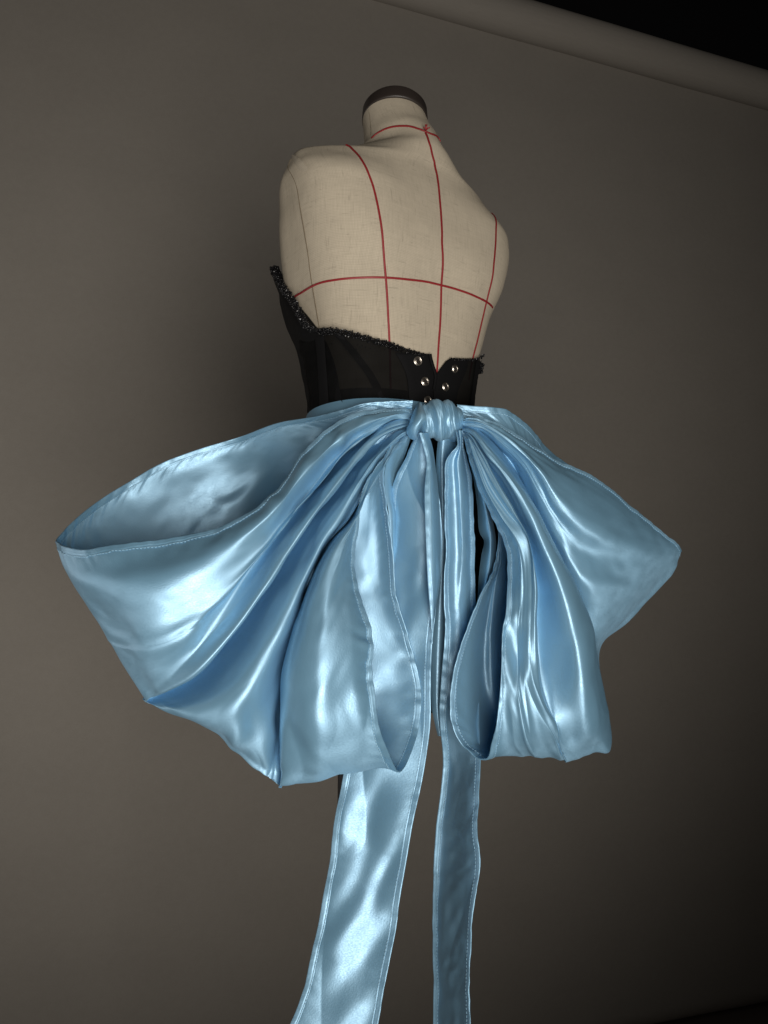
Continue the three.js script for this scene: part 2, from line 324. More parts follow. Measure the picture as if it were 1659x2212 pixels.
  for (let i = 0; i < rimPx.length; i++) { const a = at(...rimPx[i]); for (let j = 0; j < 8; j++) face.push(a.clone().lerp(side[i], j / 7).add(V(0, -0.004 * Math.sin(Math.PI * j / 7), 0))); }
  part('cup_shade_strip', gridGeometry(face, rimPx.length, 8), M.sheer, corset);
  // beads
  const bits = [], r = seeded(5), shapes = [new THREE.IcosahedronGeometry(1, 0), new THREE.OctahedronGeometry(1, 0), new THREE.IcosahedronGeometry(1, 1)];
  const put = (p, s) => { const g = shapes[Math.floor(r() * 3)].clone(); g.deleteAttribute('uv'); g.rotateX(r() * 6); g.rotateY(r() * 6); g.scale(s, s * (0.7 + 0.5 * r()), s); g.translate(p.x, p.y, p.z); bits.push(g); };
  const rim = smoothLine([[592, 580, -.01], [598, 596, .015], [606, 614, .04], [617, 631, .062], [630, 649, .084], [641, 668, .094], [651, 690, .102], [663, 706, .108], [678, 717, .11]].map(p => at(...p)), 200);
  rim.forEach((p, i) => { for (let k = 0; k < 4; k++) put(p.clone().add(V((r() - 0.5) * 0.011, (r() - 0.5) * 0.006, 0.002 + r() * 0.004)), 0.0011 + r() * 0.0010); if (i < 34) for (let k = 0; k < 4; k++) put(p.clone().add(V((r() - 0.4) * 0.014, (r() - 0.5) * 0.008, (r() - 0.3) * 0.006)), 0.0015 + r() * 0.0014); });
  const along = (pts, n, w, c0, c1) => { const q = smoothLine(pts.map(([x, y]) => V(...find(x, y), 0)), n); q.forEach((p, i) => { const c = Math.round(c0 + (c1 - c0) * i / n); for (let k = 0; k < c; k++) put(onSkin(p.x + (r() - 0.5) * 0.02, p.y - (r() - 0.25) * w, 0.005 + flare(p.x) + r() * 0.002), 0.0008 + r() * 0.0009); }); };
  along([[672, 717], [690, 715], [720, 713], [750, 718], [780, 729], [810, 738]], 150, 0.010, 3, 2);
  along([[810, 738], [834, 743], [860, 751], [890, 762], [912, 768]], 110, 0.009, 2, 1);
  along([[968, 776], [989, 776], [1018, 775], [1038, 775]], 60, 0.003, 1, 2);
  for (let k = 0; k < 40; k++) put(onSkin(find(1037, 776)[0] - 0.02 - r() * 0.06, find(1037, 780)[1] - r() * 0.018, 0.006 + r() * 0.006), 0.0013 + r() * 0.0012);
  for (let k = 0; k < 26; k++) { const q = find(720 + r() * 130, 735 + r() * 25); put(onSkin(q[0], q[1], 0.006), 0.0009); }
  const bt = part('bead_trim', mergeGeometries(bits.map(g => g.index ? g.toNonIndexed() : g)), M.bead, corset, 'glittering black bead edging along the top of the corset'); bt.userData.kind = 'stuff';
  // eyelets
  const er = [[0.0037, -0.0006], [0.0037, 0.0004], [0.0040, 0.0009], [0.0045, 0.0010], [0.0050, 0.0007], [0.0053, 0.0001], [0.0057, 0.0001], [0.0061, 0.0005], [0.0066, 0.0003], [0.0068, 0.0]].map(a => new THREE.Vector2(...a));
  const eg = new THREE.LatheGeometry(er, 48), hole = new THREE.CircleGeometry(0.0037, 24).rotateX(-Math.PI / 2);
  for (const [x, y] of [[897, 782], [912, 827], [975, 798], [955, 838], [918, 868]]) {
    const q = find(x, y), e = part('eyelet', eg, M.steel, corset), N = skinNormal(...q);
    e.position.copy(onSkin(...q, 0.0076)); e.quaternion.setFromUnitVectors(V(0, 1, 0), N);
    part('eyelet_hole_shade', hole, M.hole, e).position.y = -0.0003;  // solid dark disc: the shade inside the eyelet is put into its colour
  }
  tag(corset, 'sheer black corset with beaded top edge, boning and silver eyelets on the dress form', 'corset');
}

// ---------------------------------------------------------------- satin
// a cloth sheet from rows of sighted points [x, y, depth]; rows run across, points along
function relax(P, nu, nv, o) {                   // lets the spare cloth buckle: P is a flat list of coordinates
  const N = nu * nv, X = Float64Array.from(P), A = Float64Array.from(P), w = new Float64Array(N), E = [];
  const len = (i, j) => Math.hypot(P[3 * i] - P[3 * j], P[3 * i + 1] - P[3 * j + 1], P[3 * i + 2] - P[3 * j + 2]);
  for (let i = 0; i < nu; i++) for (let j = 0; j < nv; j++) {
    const k = i * nv + j, v = j / (nv - 1), across = 1 + o.across(v), along = 1 + o.along(v);
    if (i < nu - 1) E.push([k, k + nv, len(k, k + nv) * across, 1]);
    if (j < nv - 1) E.push([k, k + 1, len(k, k + 1) * along, 1]);
    if (i < nu - 1 && j < nv - 1) { E.push([k, k + nv + 1, len(k, k + nv + 1) * (across + along) / 2, 0.35]); E.push([k + 1, k + nv, len(k + 1, k + nv) * (across + along) / 2, 0.35]); }
    if (i < nu - 2) E.push([k, k + 2 * nv, len(k, k + 2 * nv) * across, o.bend]);
    if (j < nv - 2) E.push([k, k + 2, len(k, k + 2) * along, o.bend]);
    const edge = Math.min(i, nu - 1 - i), end = Math.min(j, nv - 1 - j);
    w[k] = end < 2 ? 1 : edge === 0 ? (o.edge ?? 0.25) : edge < 3 ? 0.04 : o.hold(i / (nu - 1), v);
  }
  const n = E.length, a = new Int32Array(n), b = new Int32Array(n), L = new Float64Array(n), K = new Float64Array(n);
  E.forEach((e, q) => { a[q] = 3 * e[0]; b[q] = 3 * e[1]; L[q] = e[2]; K[q] = e[3] * 0.5; });
  for (let it = 0; it < o.steps; it++) {
    for (let q = 0; q < n; q++) {
      const i = a[q], j = b[q], dx = X[j] - X[i], dy = X[j + 1] - X[i + 1], dz = X[j + 2] - X[i + 2], d = Math.sqrt(dx * dx + dy * dy + dz * dz) + 1e-12, f = K[q] * (d - L[q]) / d;
      X[i] += f * dx; X[i + 1] += f * dy; X[i + 2] += f * dz; X[j] -= f * dx; X[j + 1] -= f * dy; X[j + 2] -= f * dz;
    }
    for (let k = 0; k < N; k++) { const h = w[k]; for (let c = 3 * k; c < 3 * k + 3; c++) X[c] += h * (A[c] - X[c]); }
  }
  return X;
}
function cloth(rows, nu, nv, opt = {}) {
  const W = rows.map(r => r.map(p => p.isVector3 ? p : at(...p))), nr = W.length - 1, nc = W[0].length - 1;
  const lines = []; for (let j = 0; j < nv; j++) lines.push(W.map(r => interp(r, nc * j / (nv - 1))));
  let P = new Array(nu * nv);
  for (let i = 0; i < nu; i++) for (let j = 0; j < nv; j++) P[i * nv + j] = interp(lines[j], nr * i / (nu - 1));
  if (opt.relax) {
    const o = opt.relax, mu = o.mu, mv = o.mv, r = seeded(opt.seed || 1), C = [], F = [];
    for (let j = 0; j < mv; j++) lines[j] = W.map(q => interp(q, nc * j / (mv - 1)));
    for (let i = 0; i < mu; i++) for (let j = 0; j < mv; j++) { const p = interp(lines[j], nr * i / (mu - 1)); C.push(p); }
    const cg = gridGeometry(C, mu, mv), nn = cg.attributes.normal, sd = opt.seed || 0;
    C.forEach((p, k) => { const d = 0.0018 * noise(p.x * 19 + sd, p.y * 19, p.z * 19) + 0.0009 * noise(p.x * 45, p.y * 45 + sd, p.z * 45) + (o.shape ? o.shape(p, Math.floor(k / mv) / (mu - 1), (k % mv) / (mv - 1)) : 0); F.push(p.x + nn.getX(k) * d, p.y + nn.getY(k) * d, p.z + nn.getZ(k) * d); });
    const X = relax(F, mu, mv, o), G = (i, j) => { i = clamp(i, 0, mu - 1); j = clamp(j, 0, mv - 1); const k = i * mv + j; return V(X[3 * k] - C[k].x, X[3 * k + 1] - C[k].y, X[3 * k + 2] - C[k].z); };
    for (let i = 0; i < nu; i++) for (let j = 0; j < nv; j++) {
      const u = (mu - 1) * i / (nu - 1), v = (mv - 1) * j / (nv - 1), iu = Math.min(Math.floor(u), mu - 2), iv = Math.min(Math.floor(v), mv - 2), q = [];
      for (let m = -1; m <= 2; m++) { const p0 = G(iu + m, iv - 1), p1 = G(iu + m, iv), p2 = G(iu + m, iv + 1), p3 = G(iu + m, iv + 2), t = v - iv; q.push(V(cr(p0.x, p1.x, p2.x, p3.x, t), cr(p0.y, p1.y, p2.y, p3.y, t), cr(p0.z, p1.z, p2.z, p3.z, t))); }
      const t = u - iu; P[i * nv + j] = P[i * nv + j].clone().add(V(cr(q[0].x, q[1].x, q[2].x, q[3].x, t), cr(q[0].y, q[1].y, q[2].y, q[3].y, t), cr(q[0].z, q[1].z, q[2].z, q[3].z, t)));
    }
  }
  const g = gridGeometry(P, nu, nv), seed = opt.seed || 0;
  const n = opt.wrinkle ?? 0.0012, pk = opt.pucker ?? 0.0014;
  // distance from the two long edges, in metres
  const dist = new Float32Array(nu * nv), dist2 = new Float32Array(nu * nv), sl = new Float32Array(nu * nv);
  for (let j = 0; j < nv; j++) { let s = 0; for (let i = 1; i < nu; i++) { s += P[i * nv + j].distanceTo(P[(i - 1) * nv + j]); dist[i * nv + j] = s; } for (let i = 0; i < nu; i++) dist2[i * nv + j] = s - dist[i * nv + j]; }
  for (let i = 0; i < nu; i++) { let s = 0; for (let j = 1; j < nv; j++) { s += P[i * nv + j].distanceTo(P[i * nv + j - 1]); sl[i * nv + j] = s; } }
  displace(g, (k) => {
    const t = dist[k], s = sl[k], e = Math.min(opt.open0 === false ? 9 : t, opt.open1 === false ? 9 : dist2[k]);
    let d = n * (noise(t * 15 + seed, s * 6, seed) + 0.18 * noise(t * 40, s * 14 + seed, seed + 3));
    d += pk * Math.exp(-(Math.max(0, e - 0.008) ** 2) / 0.00022) * (noise(s * 48 + 6 * noise(s * 4, t * 3, seed), t * 10, seed + 9) + 0.6 * noise(s * 100, t * 16, seed + 4)) * (0.7 + 1.8 * Math.abs(noise(s * 6, 2, seed)));
    if (opt.extra) d += opt.extra(t, s, k, P[k].x, P[k].y, P[k].z);
    return d;
  });
  return { g, nu, nv };
}
// rolled, stitched hem along an edge of a cloth grid
function hem(c, edge, width = 0.0085, thick = 0.0009, seed = 1) {
  const pos = c.g.attributes.position, nor = c.g.attributes.normal, get = (i, j) => { const k = i * c.nv + j; return [V(pos.getX(k), pos.getY(k), pos.getZ(k)), V(nor.getX(k), nor.getY(k), nor.getZ(k))]; };
  const prof = [[0, 0.5], [0.07, 1.1], [0.18, 1.3], [0.30, 1.0], [0.50, 0.95], [0.66, 0.85], [0.74, 0.1], [0.82, 0.1], [0.9, 0.5], [1.0, 0.06]];
  const P = []; let s = 0, prev = null;
  for (let j = 0; j < c.nv; j++) {
    const col = []; let d = 0;
    for (let i = 0; i < 90 && i < c.nu; i++) { const ii = edge ? c.nu - 1 - i : i, [p, n] = get(ii, j); if (i) d += p.distanceTo(col[i - 1].p); col.push({ p, n, d }); if (d > width * 1.3) break; }
    const look = x => { let k = 1; while (k < col.length - 1 && col[k].d < x) k++; const a = col[k - 1], b = col[k], t = clamp((x - a.d) / (b.d - a.d || 1e-9), 0, 1); return [a.p.clone().lerp(b.p, t), a.n.clone().lerp(b.n, t).normalize()]; };
    if (prev) s += prev.distanceTo(col[0].p); prev = col[0].p;
    const w = width * (1 + 0.10 * noise(s * 40, 3, seed)), pk = 1 + 0.5 * noise(s * 110, 8, seed) + 0.5 * noise(s * 35, 4, seed), side = [];
    for (const [a, h] of prof) side.push(look(a * w).concat(h * thick * pk));
    for (const [p, n, h] of side) P.push(p.clone().addScaledVector(n, h));
    for (let k = side.length - 1; k >= 0; k--) { const [p, n, h] = side[k]; P.push(p.clone().addScaledVector(n, -h)); }
  }
  return gridGeometry(P, c.nv, prof.length * 2, true);
}
// running stitches on both faces, set in from an edge of a cloth grid
function stitches(c, edge, inset = 0.0083) {
  const pos = c.g.attributes.position, nor = c.g.attributes.normal, line = [];
  for (let j = 0; j < c.nv; j++) {
    let d = 0, p0 = null, k = 0;
    for (let i = 0; i < 60 && i < c.nu; i++) { k = (edge ? c.nu - 1 - i : i) * c.nv + j; const p = V(pos.getX(k), pos.getY(k), pos.getZ(k)); if (p0) d += p.distanceTo(p0); p0 = p; if (d >= inset) break; }
    line.push([p0, V(nor.getX(k), nor.getY(k), nor.getZ(k))]);
  }
  const out = [], unit = new THREE.BoxGeometry(0.0007, 0.0004, 1); unit.deleteAttribute('uv');
  let s = 0, next = 0.002;
  for (let j = 1; j < line.length; j++) {
    const a = line[j - 1][0], b = line[j][0], l = a.distanceTo(b);
    while (s + l > next) {
      const p = a.clone().lerp(b, (next - s) / l), t = b.clone().sub(a).normalize(), n = line[j][1], side = n.clone().cross(t).normalize();
      for (const f of [1, -1]) { const g = unit.clone(); g.scale(1, 1, 0.0026); g.applyMatrix4(new THREE.Matrix4().makeBasis(side, n.clone().multiplyScalar(1), t)); const q = p.clone().addScaledVector(n, 0.0006 * f); g.translate(q.x, q.y, q.z); out.push(g); }
      next += 0.0042;
    }
    s += l;
  }
  return mergeGeometries(out);
}
// the back half of a loop: from the fold, between a rear upper rim and a rear lower hem
function withBack(front, rim, low, bulge) {
  const n = front.length - 1, R = rim.map(p => at(...p)), L = low.map(p => at(...p)), m = R.length - 1;
  return front.map((row, i) => {
    const t = i / n, F = at(...row[row.length - 1]), out = row.map(p => at(...p));
    const off = F.clone().sub(R[0].clone().multiplyScalar(1 - t).addScaledVector(L[0], t));
    for (let k = 1; k <= m; k++) {
      const s = k / m, p = R[k].clone().multiplyScalar(1 - t).addScaledVector(L[k], t).addScaledVector(off, (1 - s) ** 2);
      p.z -= bulge * Math.min(1, t * 2.2) * (1 - t ** 6) * Math.sin(Math.PI * Math.min(1, s * 1.2) ** 0.8); const body = smooth(0.24, 0.10, Math.abs(p.x - 0.03)) * smooth(0.62, 0.74, p.y); p.z = p.z + (Math.max(p.z, 0.110) - p.z) * body; out.push(p);
    }
    return out;
  });
}
// a fold that hangs over its valley: row i of a loop is the valley, the layer of row i + side lies over it
function overhang(rows, i, side, reach, z, w) {
  const v = rows[i], p = rows[i + side], m = j => 0.35 * (1 - w[j]), e = v.map((q, j) => [q[0] + (q[0] - p[j][0]) * (reach * w[j] - m(j)), q[1] + (q[1] - p[j][1]) * (reach * w[j] - m(j)), q[2] + (p[j][2] - q[2]) * m(j) + (p[j][2] + 0.004 - q[2]) * w[j]]);
  rows[i] = v.map((q, j) => [q[0] + (p[j][0] - q[0]) * 0.30 * w[j], q[1] + (p[j][1] - q[1]) * 0.30 * w[j], q[2] - z * w[j]]);
  rows.splice(side < 0 ? i : i + 1, 0, e);
}
const bow = base('satin_bow');
{
  const leftFront = [
    [[893, 888, .135], [860, 883, .15], [800, 885, .17], [740, 905, .19], [690, 940, .21], [645, 988, .225], [600, 1055, .245], [540, 1105, .26], [460, 1143, .27], [370, 1162, .275], [260, 1175, .275], [170, 1186, .255], [122, 1172, .20]],
    [[890, 893, .14], [855, 895, .165], [800, 910, .185], [745, 938, .215], [700, 978, .235], [650, 1030, .255], [598, 1095, .272], [520, 1160, .288], [430, 1208, .30], [330, 1242, .302], [230, 1252, .29], [165, 1245, .255], [133, 1215, .2]],
    [[888, 898, .138], [850, 903, .158], [805, 926, .172], [762, 956, .188], [716, 1000, .205], [668, 1060, .226], [612, 1125, .252], [550, 1195, .275], [470, 1262, .292], [380, 1312, .298], [290, 1335, .29], [225, 1330, .25], [190, 1310, .2]],
    [[886, 905, .128], [845, 909, .14], [809, 934, .15], [776, 952, .162], [735, 990, .178], [690, 1045, .20], [635, 1110, .228], [560, 1205, .26], [485, 1300, .282], [405, 1375, .288], [325, 1412, .28], [275, 1415, .245], [250, 1400, .2]],
    [[885, 912, .135], [840, 925, .16], [800, 950, .18], [755, 995, .205], [710, 1048, .225], [660, 1105, .24], [608, 1170, .25], [545, 1255, .265], [475, 1345, .275], [402, 1425, .275], [350, 1470, .258], [325, 1490, .23], [312, 1503, .2]],
    [[884, 920, .125], [845, 935, .135], [800, 965, .145], [760, 1010, .155], [714, 1068, .165], [676, 1117, .175], [628, 1185, .185], [575, 1265, .195], [498, 1370, .205], [420, 1455, .21], [360, 1495, .21], [330, 1508, .205], [314, 1507, .2]],
    [[884, 926, .135], [850, 945, .155], [810, 980, .175], [770, 1030, .19], [730, 1085, .2], [690, 1140, .21], [650, 1205, .22], [600, 1290, .235], [540, 1390, .25], [470, 1480, .255], [410, 1525, .25], [372, 1535, .235], [345, 1522, .2]],
    [[883, 930, .14], [855, 952, .165], [818, 990, .185], [780, 1045, .2], [745, 1105, .21], [705, 1165, .222], [665, 1240, .235], [625, 1330, .25], [575, 1430, .265], [520, 1520, .27], [482, 1568, .255], [468, 1582, .23], [458, 1570, .2]],
    [[882, 934, .135], [858, 958, .15], [825, 994, .165], [788, 1052, .175], [752, 1113, .183], [708, 1172, .192], [668, 1252, .203], [640, 1345, .215], [608, 1450, .228], [582, 1545, .235], [565, 1620, .23], [558, 1650, .215], [552, 1650, .2]],
    [[882, 937, .125], [860, 962, .135], [828, 1000, .145], [790, 1060, .15], [752, 1122, .155], [702, 1180, .16], [664, 1262, .165], [635, 1350, .17], [618, 1450, .175], [613, 1540, .18], [613, 1620, .19], [612, 1675, .2], [611, 1694, .2]],
    [[881, 940, .14], [858, 965, .165], [828, 1008, .185], [792, 1068, .203], [758, 1128, .218], [712, 1185, .235], [672, 1268, .25], [640, 1355, .258], [614, 1440, .262], [611, 1510, .26], [612, 1590, .25], [614, 1660, .23], [615, 1697, .205]],
    [[880, 943, .142], [857, 962, .168], [830, 1005, .188], [798, 1060, .205], [768, 1125, .222], [735, 1195, .245], [708, 1280, .268], [690, 1370, .285], [682, 1460, .292], [680, 1550, .285], [688, 1620, .265], [694, 1668, .235], [700, 1680, .2]],
    [[879, 945, .14], [856, 958, .162], [832, 992, .18], [804, 1035, .195], [779, 1090, .208], [757, 1160, .225], [748, 1240, .24], [752, 1320, .262], [758, 1400, .278], [764, 1490, .28], [776, 1580, .265], [787, 1640, .23], [797, 1656, .19]],
    [[878, 945, .135], [855, 955, .155], [835, 985, .17], [810, 1015, .185], [789, 1048, .195], [773, 1145, .21], [766, 1231, .222], [784, 1304, .24], [804, 1365, .25], [807, 1469, .26], [816, 1559, .255], [838, 1620, .235], [866, 1667, .18]]];
  const leftRim = [[122, 1172, .20], [130, 1155, .17], [170, 1115, .13], [220, 1077, .10], [280, 1040, .08], [350, 1000, .065], [430, 970, .06], [520, 943, .06], [600, 918, .085], [680, 900, .125], [740, 885, .14], [800, 869, .148], [892, 866, .145]];
  const leftLow = [[866, 1667, .18], [899, 1595, .13], [910, 1520, .12], [906, 1465, .115], [888, 1393, .115], [866, 1320, .12], [854, 1270, .12], [848, 1179, .125], [837, 1095, .13], [829, 1025, .13], [843, 975, .13], [874, 936, .125], [885, 925, .12]];
  const rightFront = [
    [[993, 905, .12], [1026, 900, .13], [1066, 911, .135], [1112, 935, .13], [1147, 958, .12], [1202, 993, .10], [1264, 1021, .075], [1319, 1056, .05], [1358, 1091, .03], [1417, 1138, 0], [1455, 1168, -.03], [1468, 1180, -.045], [1470, 1190, -.06]],
    [[994, 908, .125], [1030, 908, .14], [1072, 925, .148], [1115, 952, .148], [1155, 982, .14], [1205, 1020, .128], [1265, 1055, .105], [1318, 1092, .08], [1360, 1125, .055], [1410, 1160, .025], [1445, 1185, -.01], [1460, 1198, -.035], [1466, 1205, -.06]],
    [[995, 912, .128], [1035, 916, .145], [1080, 938, .158], [1125, 975, .16], [1165, 1015, .155], [1200, 1065, .148], [1245, 1110, .135], [1295, 1145, .115], [1345, 1175, .085], [1395, 1205, .045], [1430, 1222, 0], [1448, 1230, -.035], [1452, 1238, -.06]],
    [[996, 916, .125], [1038, 922, .14], [1082, 950, .15], [1125, 990, .15], [1165, 1045, .142], [1200, 1110, .13], [1240, 1165, .118], [1285, 1205, .10], [1330, 1235, .075], [1370, 1255, .04], [1395, 1268, 0], [1405, 1275, -.035], [1410, 1285, -.06]],
    [[997, 919, .122], [1040, 927, .135], [1080, 960, .142], [1120, 1005, .138], [1160, 1070, .13], [1195, 1145, .12], [1230, 1210, .112], [1265, 1260, .10], [1300, 1295, .08], [1330, 1315, .045], [1350, 1325, .0], [1355, 1335, -.035], [1358, 1342, -.06]],
    [[998, 922, .115], [1040, 935, .12], [1078, 970, .12], [1115, 1020, .11], [1150, 1090, .10], [1185, 1170, .092], [1215, 1250, .085], [1245, 1310, .075], [1270, 1360, .06], [1285, 1390, .035], [1292, 1402, 0], [1293, 1406, -.03], [1294, 1408, -.06]],
    [[998, 925, .13], [1027, 935, .15], [1058, 970, .165], [1105, 1025, .17], [1144, 1083, .17], [1183, 1153, .165], [1222, 1220, .155], [1255, 1285, .145], [1280, 1356, .13], [1292, 1440, .11], [1308, 1530, .09], [1316, 1580, .06], [1317, 1602, .03]],
    [[998, 928, .135], [1024, 940, .158], [1052, 978, .175], [1096, 1035, .183], [1132, 1095, .185], [1168, 1170, .185], [1203, 1250, .182], [1230, 1330, .178], [1250, 1410, .17], [1265, 1490, .165], [1275, 1570, .14], [1275, 1612, .10], [1272, 1622, .06]],
    [[998, 931, .128], [1020, 945, .145], [1042, 985, .155], [1072, 1040, .16], [1108, 1100, .16], [1142, 1170, .158], [1158, 1260, .155], [1160, 1340, .153], [1165, 1420, .15], [1178, 1500, .155], [1205, 1580, .145], [1222, 1630, .11], [1224, 1642, .08]],
    [[998, 933, .132], [1015, 948, .155], [1034, 992, .172], [1060, 1050, .185], [1095, 1105, .195], [1138, 1165, .205], [1147, 1255, .208], [1145, 1335, .205], [1145, 1410, .2], [1152, 1480, .20], [1178, 1560, .185], [1208, 1625, .13], [1216, 1641, .09]],
    [[997, 936, .135], [1010, 952, .155], [1026, 998, .17], [1048, 1058, .182], [1078, 1115, .192], [1112, 1180, .2], [1122, 1260, .2], [1118, 1340, .195], [1115, 1420, .19], [1115, 1500, .205], [1125, 1580, .195], [1135, 1622, .16], [1140, 1632, .11]],
    [[997, 938, .13], [1006, 955, .14], [1018, 1000, .15], [1036, 1060, .155], [1062, 1115, .165], [1092, 1180, .178], [1097, 1240, .18], [1093, 1317, .19], [1085, 1360, .195], [1083, 1440, .20], [1078, 1510, .20], [1068, 1580, .19], [1050, 1638, .165]]];
  const rightRim = [[1470, 1190, -.06], [1455, 1178, -.09], [1417, 1147, -.11], [1358, 1100, -.11], [1300, 1055, -.10], [1240, 1012, -.07], [1183, 972, -.02], [1163, 954, 0], [1124, 927, .03], [1085, 904, .055], [1046, 892, .08], [1010, 885, .09], [985, 880, .095]];
  const rightLow = [[1050, 1638, .165], [1007, 1617, .15], [980, 1571, .148], [972, 1512, .146], [983, 1438, .144], [1007, 1360, .14], [1036, 1290, .135], [1056, 1251, .125], [1068, 1222, .115], [1075, 1160, .105], [1066, 1080, .105], [1040, 1010, .105], [1000, 940, .11]];
  // creases that run out of the knot, and dents [x, y, radius, depth] in the front of a loop
  const ridge = x => 1 - 2 * Math.abs(x);
  const gathers = (nu, nv, seed, amp, dents) => (t, s, k, x, y, z) => {
    const u = Math.floor(k / nv) / (nu - 1), v = (k % nv) / (nv - 1), near = Math.exp(-Math.max(0, s - 0.02) / 0.075) * smooth(0, 0.012, s) + 0.16 * Math.exp(-s / 0.22), mid = smooth(0.5, 0.44, v);
    let d = amp * near * mid * (0.7 * ridge(noise(u * 24 + 1.5 * noise(s * 6, u * 3, seed), s * 2.2, seed)) - 0.3 + 0.6 * noise(u * 40 + s * 5, s * 6, seed + 2)) * smooth(0.0, 0.03, u) * smooth(1.0, 0.97, u);
    d += 0.0028 * smooth(0.30, 0.46, v) * smooth(0.56, 0.5, v) * (ridge(noise(u * 17 + seed, s * 9, seed)) - 0.5) * smooth(0.02, 0.12, u) * (0.25 + 0.75 * smooth(0.35, 0.55, u));
    if (v < 0.5 && dents) { const [px, py] = sighted(V(x, y, z)); for (const [a, b, r, dp, r2 = r, ang = 0] of dents) { const dx = px - a, dy = py - b, c = Math.cos(ang), q = Math.sin(ang), e = ((dx * c + dy * q) / r) ** 2 + ((dy * c - dx * q) / r2) ** 2; if (e < 6) d += 0.7 * dp * Math.exp(-e); } }
    return d;
  };
  const leftDents = [[235, 1290, 45, .006, 110, -0.5], [365, 1300, 60, -.007, 90, 0.5], [300, 1210, 120, .004, 26, -0.1], [620, 1065, 28, .004, 50, 0.8], [590, 1082, 14, -.004, 22, 0.3], [560, 1150, 40, .004, 22, -0.6], [700, 975, 22, .005, 34, 0.6], [765, 930, 18, .005, 26, 0.4], [735, 950, 12, -.005, 24, 0.2], [655, 1000, 14, -.004, 26, 0.3],
    [550, 1560, 26, .007, 34, 0], [510, 1600, 18, -.006, 30, 0.3], [590, 1590, 22, -.006, 40, 0.2], [745, 1500, 90, .003, 34, -0.85], [700, 1560, 60, -.002, 30, -0.4], [640, 1600, 40, .003, 16, 1.0], [792, 1392, 20, -.004, 9, 0.5], [780, 1372, 20, .003, 9, 0.5], [700, 1620, 60, .003, 22, -0.2]];
  overhang(leftFront, 9, -1, 0.0, 0.012, [0, .4, .7, .8, .8, .8, .7, .5, .3, 0, 0, 0, 0]);
  overhang(leftFront, 5, -1, 0.18, 0.018, [0, .4, .7, .9, 1, 1, 1, 1, 1, .9, .6, .2, 0]);
  overhang(leftFront, 3, -1, 0.12, 0.022, [0, .5, .8, 1, 1, 1, .9, .6, .3, 0, 0, 0, 0]);
  const L = cloth(withBack(leftFront, leftRim, leftLow, 0.085), 320, 440, { seed: 2, wrinkle: 0.0005, relax: { mu: 46, mv: 70, steps: 260, bend: 0.12, across: v => v < 0.5 ? 0.010 + 0.014 * smooth(0.3, 0.0, v) : 0.0015, along: v => v < 0.5 ? 0.004 : 0.001, hold: (u, v) => 0.003 }, extra: gathers(320, 440, 3, .005, leftDents) });
  const lp = part('loop', L.g, M.satin, bow);
  part('hem', hem(L, 0, 0.0095, 0.0007, 1), M.satin, lp); part('stitching', stitches(L, 0), M.stitch, lp).userData.kind = 'stuff'; part('hem', hem(L, 1, 0.0095, 0.0007, 2), M.satin, lp); part('stitching', stitches(L, 1), M.stitch, lp).userData.kind = 'stuff';
  const rightDents = [[1190, 1100, 60, .007, 40, 0.6], [1330, 1200, 90, -.006, 22, 0.2], [1330, 1265, 80, .005, 20, 0.2], [1200, 1560, 30, .006, 40, 0.5], [1235, 1600, 22, -.005, 30, 0.6], [1110, 1340, 16, .005, 22, 0.3], [1215, 1430, 30, -.004, 70, 0.2]];
  overhang(rightFront, 10, -1, 0.0, 0.006, [0, .5, .8, .8, .6, .3, 0, 0, 0, 0, 0, 0, 0]);
  overhang(rightFront, 8, 1, 0.10, 0.016, [0, .5, .9, 1, 1, 1, .9, .8, .7, .5, .3, 0, 0]);
  const R = cloth(withBack(rightFront, rightRim, rightLow, 0.05), 300, 420, { seed: 14, wrinkle: 0.0003, relax: { mu: 42, mv: 66, steps: 260, bend: 0.12, across: v => v < 0.5 ? 0.001 + 0.014 * smooth(0.28, 0.0, v) : 0.004, along: v => 0.001, hold: (u, v) => 0.004 }, extra: gathers(300, 420, 7, .005, rightDents) });
  const rp = part('loop', R.g, M.satin, bow);
  part('hem', hem(R, 0, 0.0095, 0.0007, 3), M.satin, rp); part('stitching', stitches(R, 0), M.stitch, rp).userData.kind = 'stuff'; part('hem', hem(R, 1, 0.0095, 0.0007, 4), M.satin, rp); part('stitching', stitches(R, 1), M.stitch, rp).userData.kind = 'stuff';
  // left tail: flat strip whose right side folds over to the front in its upper half
  const lt = [ // y, left hem, fold, front hem, depth
    [935, 893, 925, 905, .135], [965, 880, 934, 914, .132], [1000, 870, 940, 921, .128], [1055, 852, 946, 917, .122], [1120, 842, 950, 918, .118], [1240, 824, 951, 923, .112], [1320, 806, 940, 929, .108], [1390, 788, 930, 935, .105], [1490, 768, 922, 935, .103], [1570, 755, 921, 937, .102],
    [1667, 738, 908, 924, .102], [1772, 720, 889, 905, .104], [1865, 706, 872, 888, .107], [1960, 690, 855, 871, .112], [2041, 674, 841, 857, .117], [2120, 658, 826, 842, .122], [2190, 634, 813, 829, .127], [2260, 602, 799, 815, .132]];
  lt.forEach(r => { if (r[0] > 1400) { r[2] += 6; r[3] += 6; } });
  const turn = y => 0.012 * smooth(960, 1100, y) * smooth(1680, 1520, y);
  const ltCols = [[0, -.004, -1], [.1, 0, -.7], [.3, .003, -.3], [.52, .004, .2], [.74, .003, .7], [.92, .005, 1], [1, .008, 1]].map(([c, dz, tz]) => lt.map(([y, l, f, h, z]) => [l + c * (f - l), y, z + dz + tz * turn(y)]));
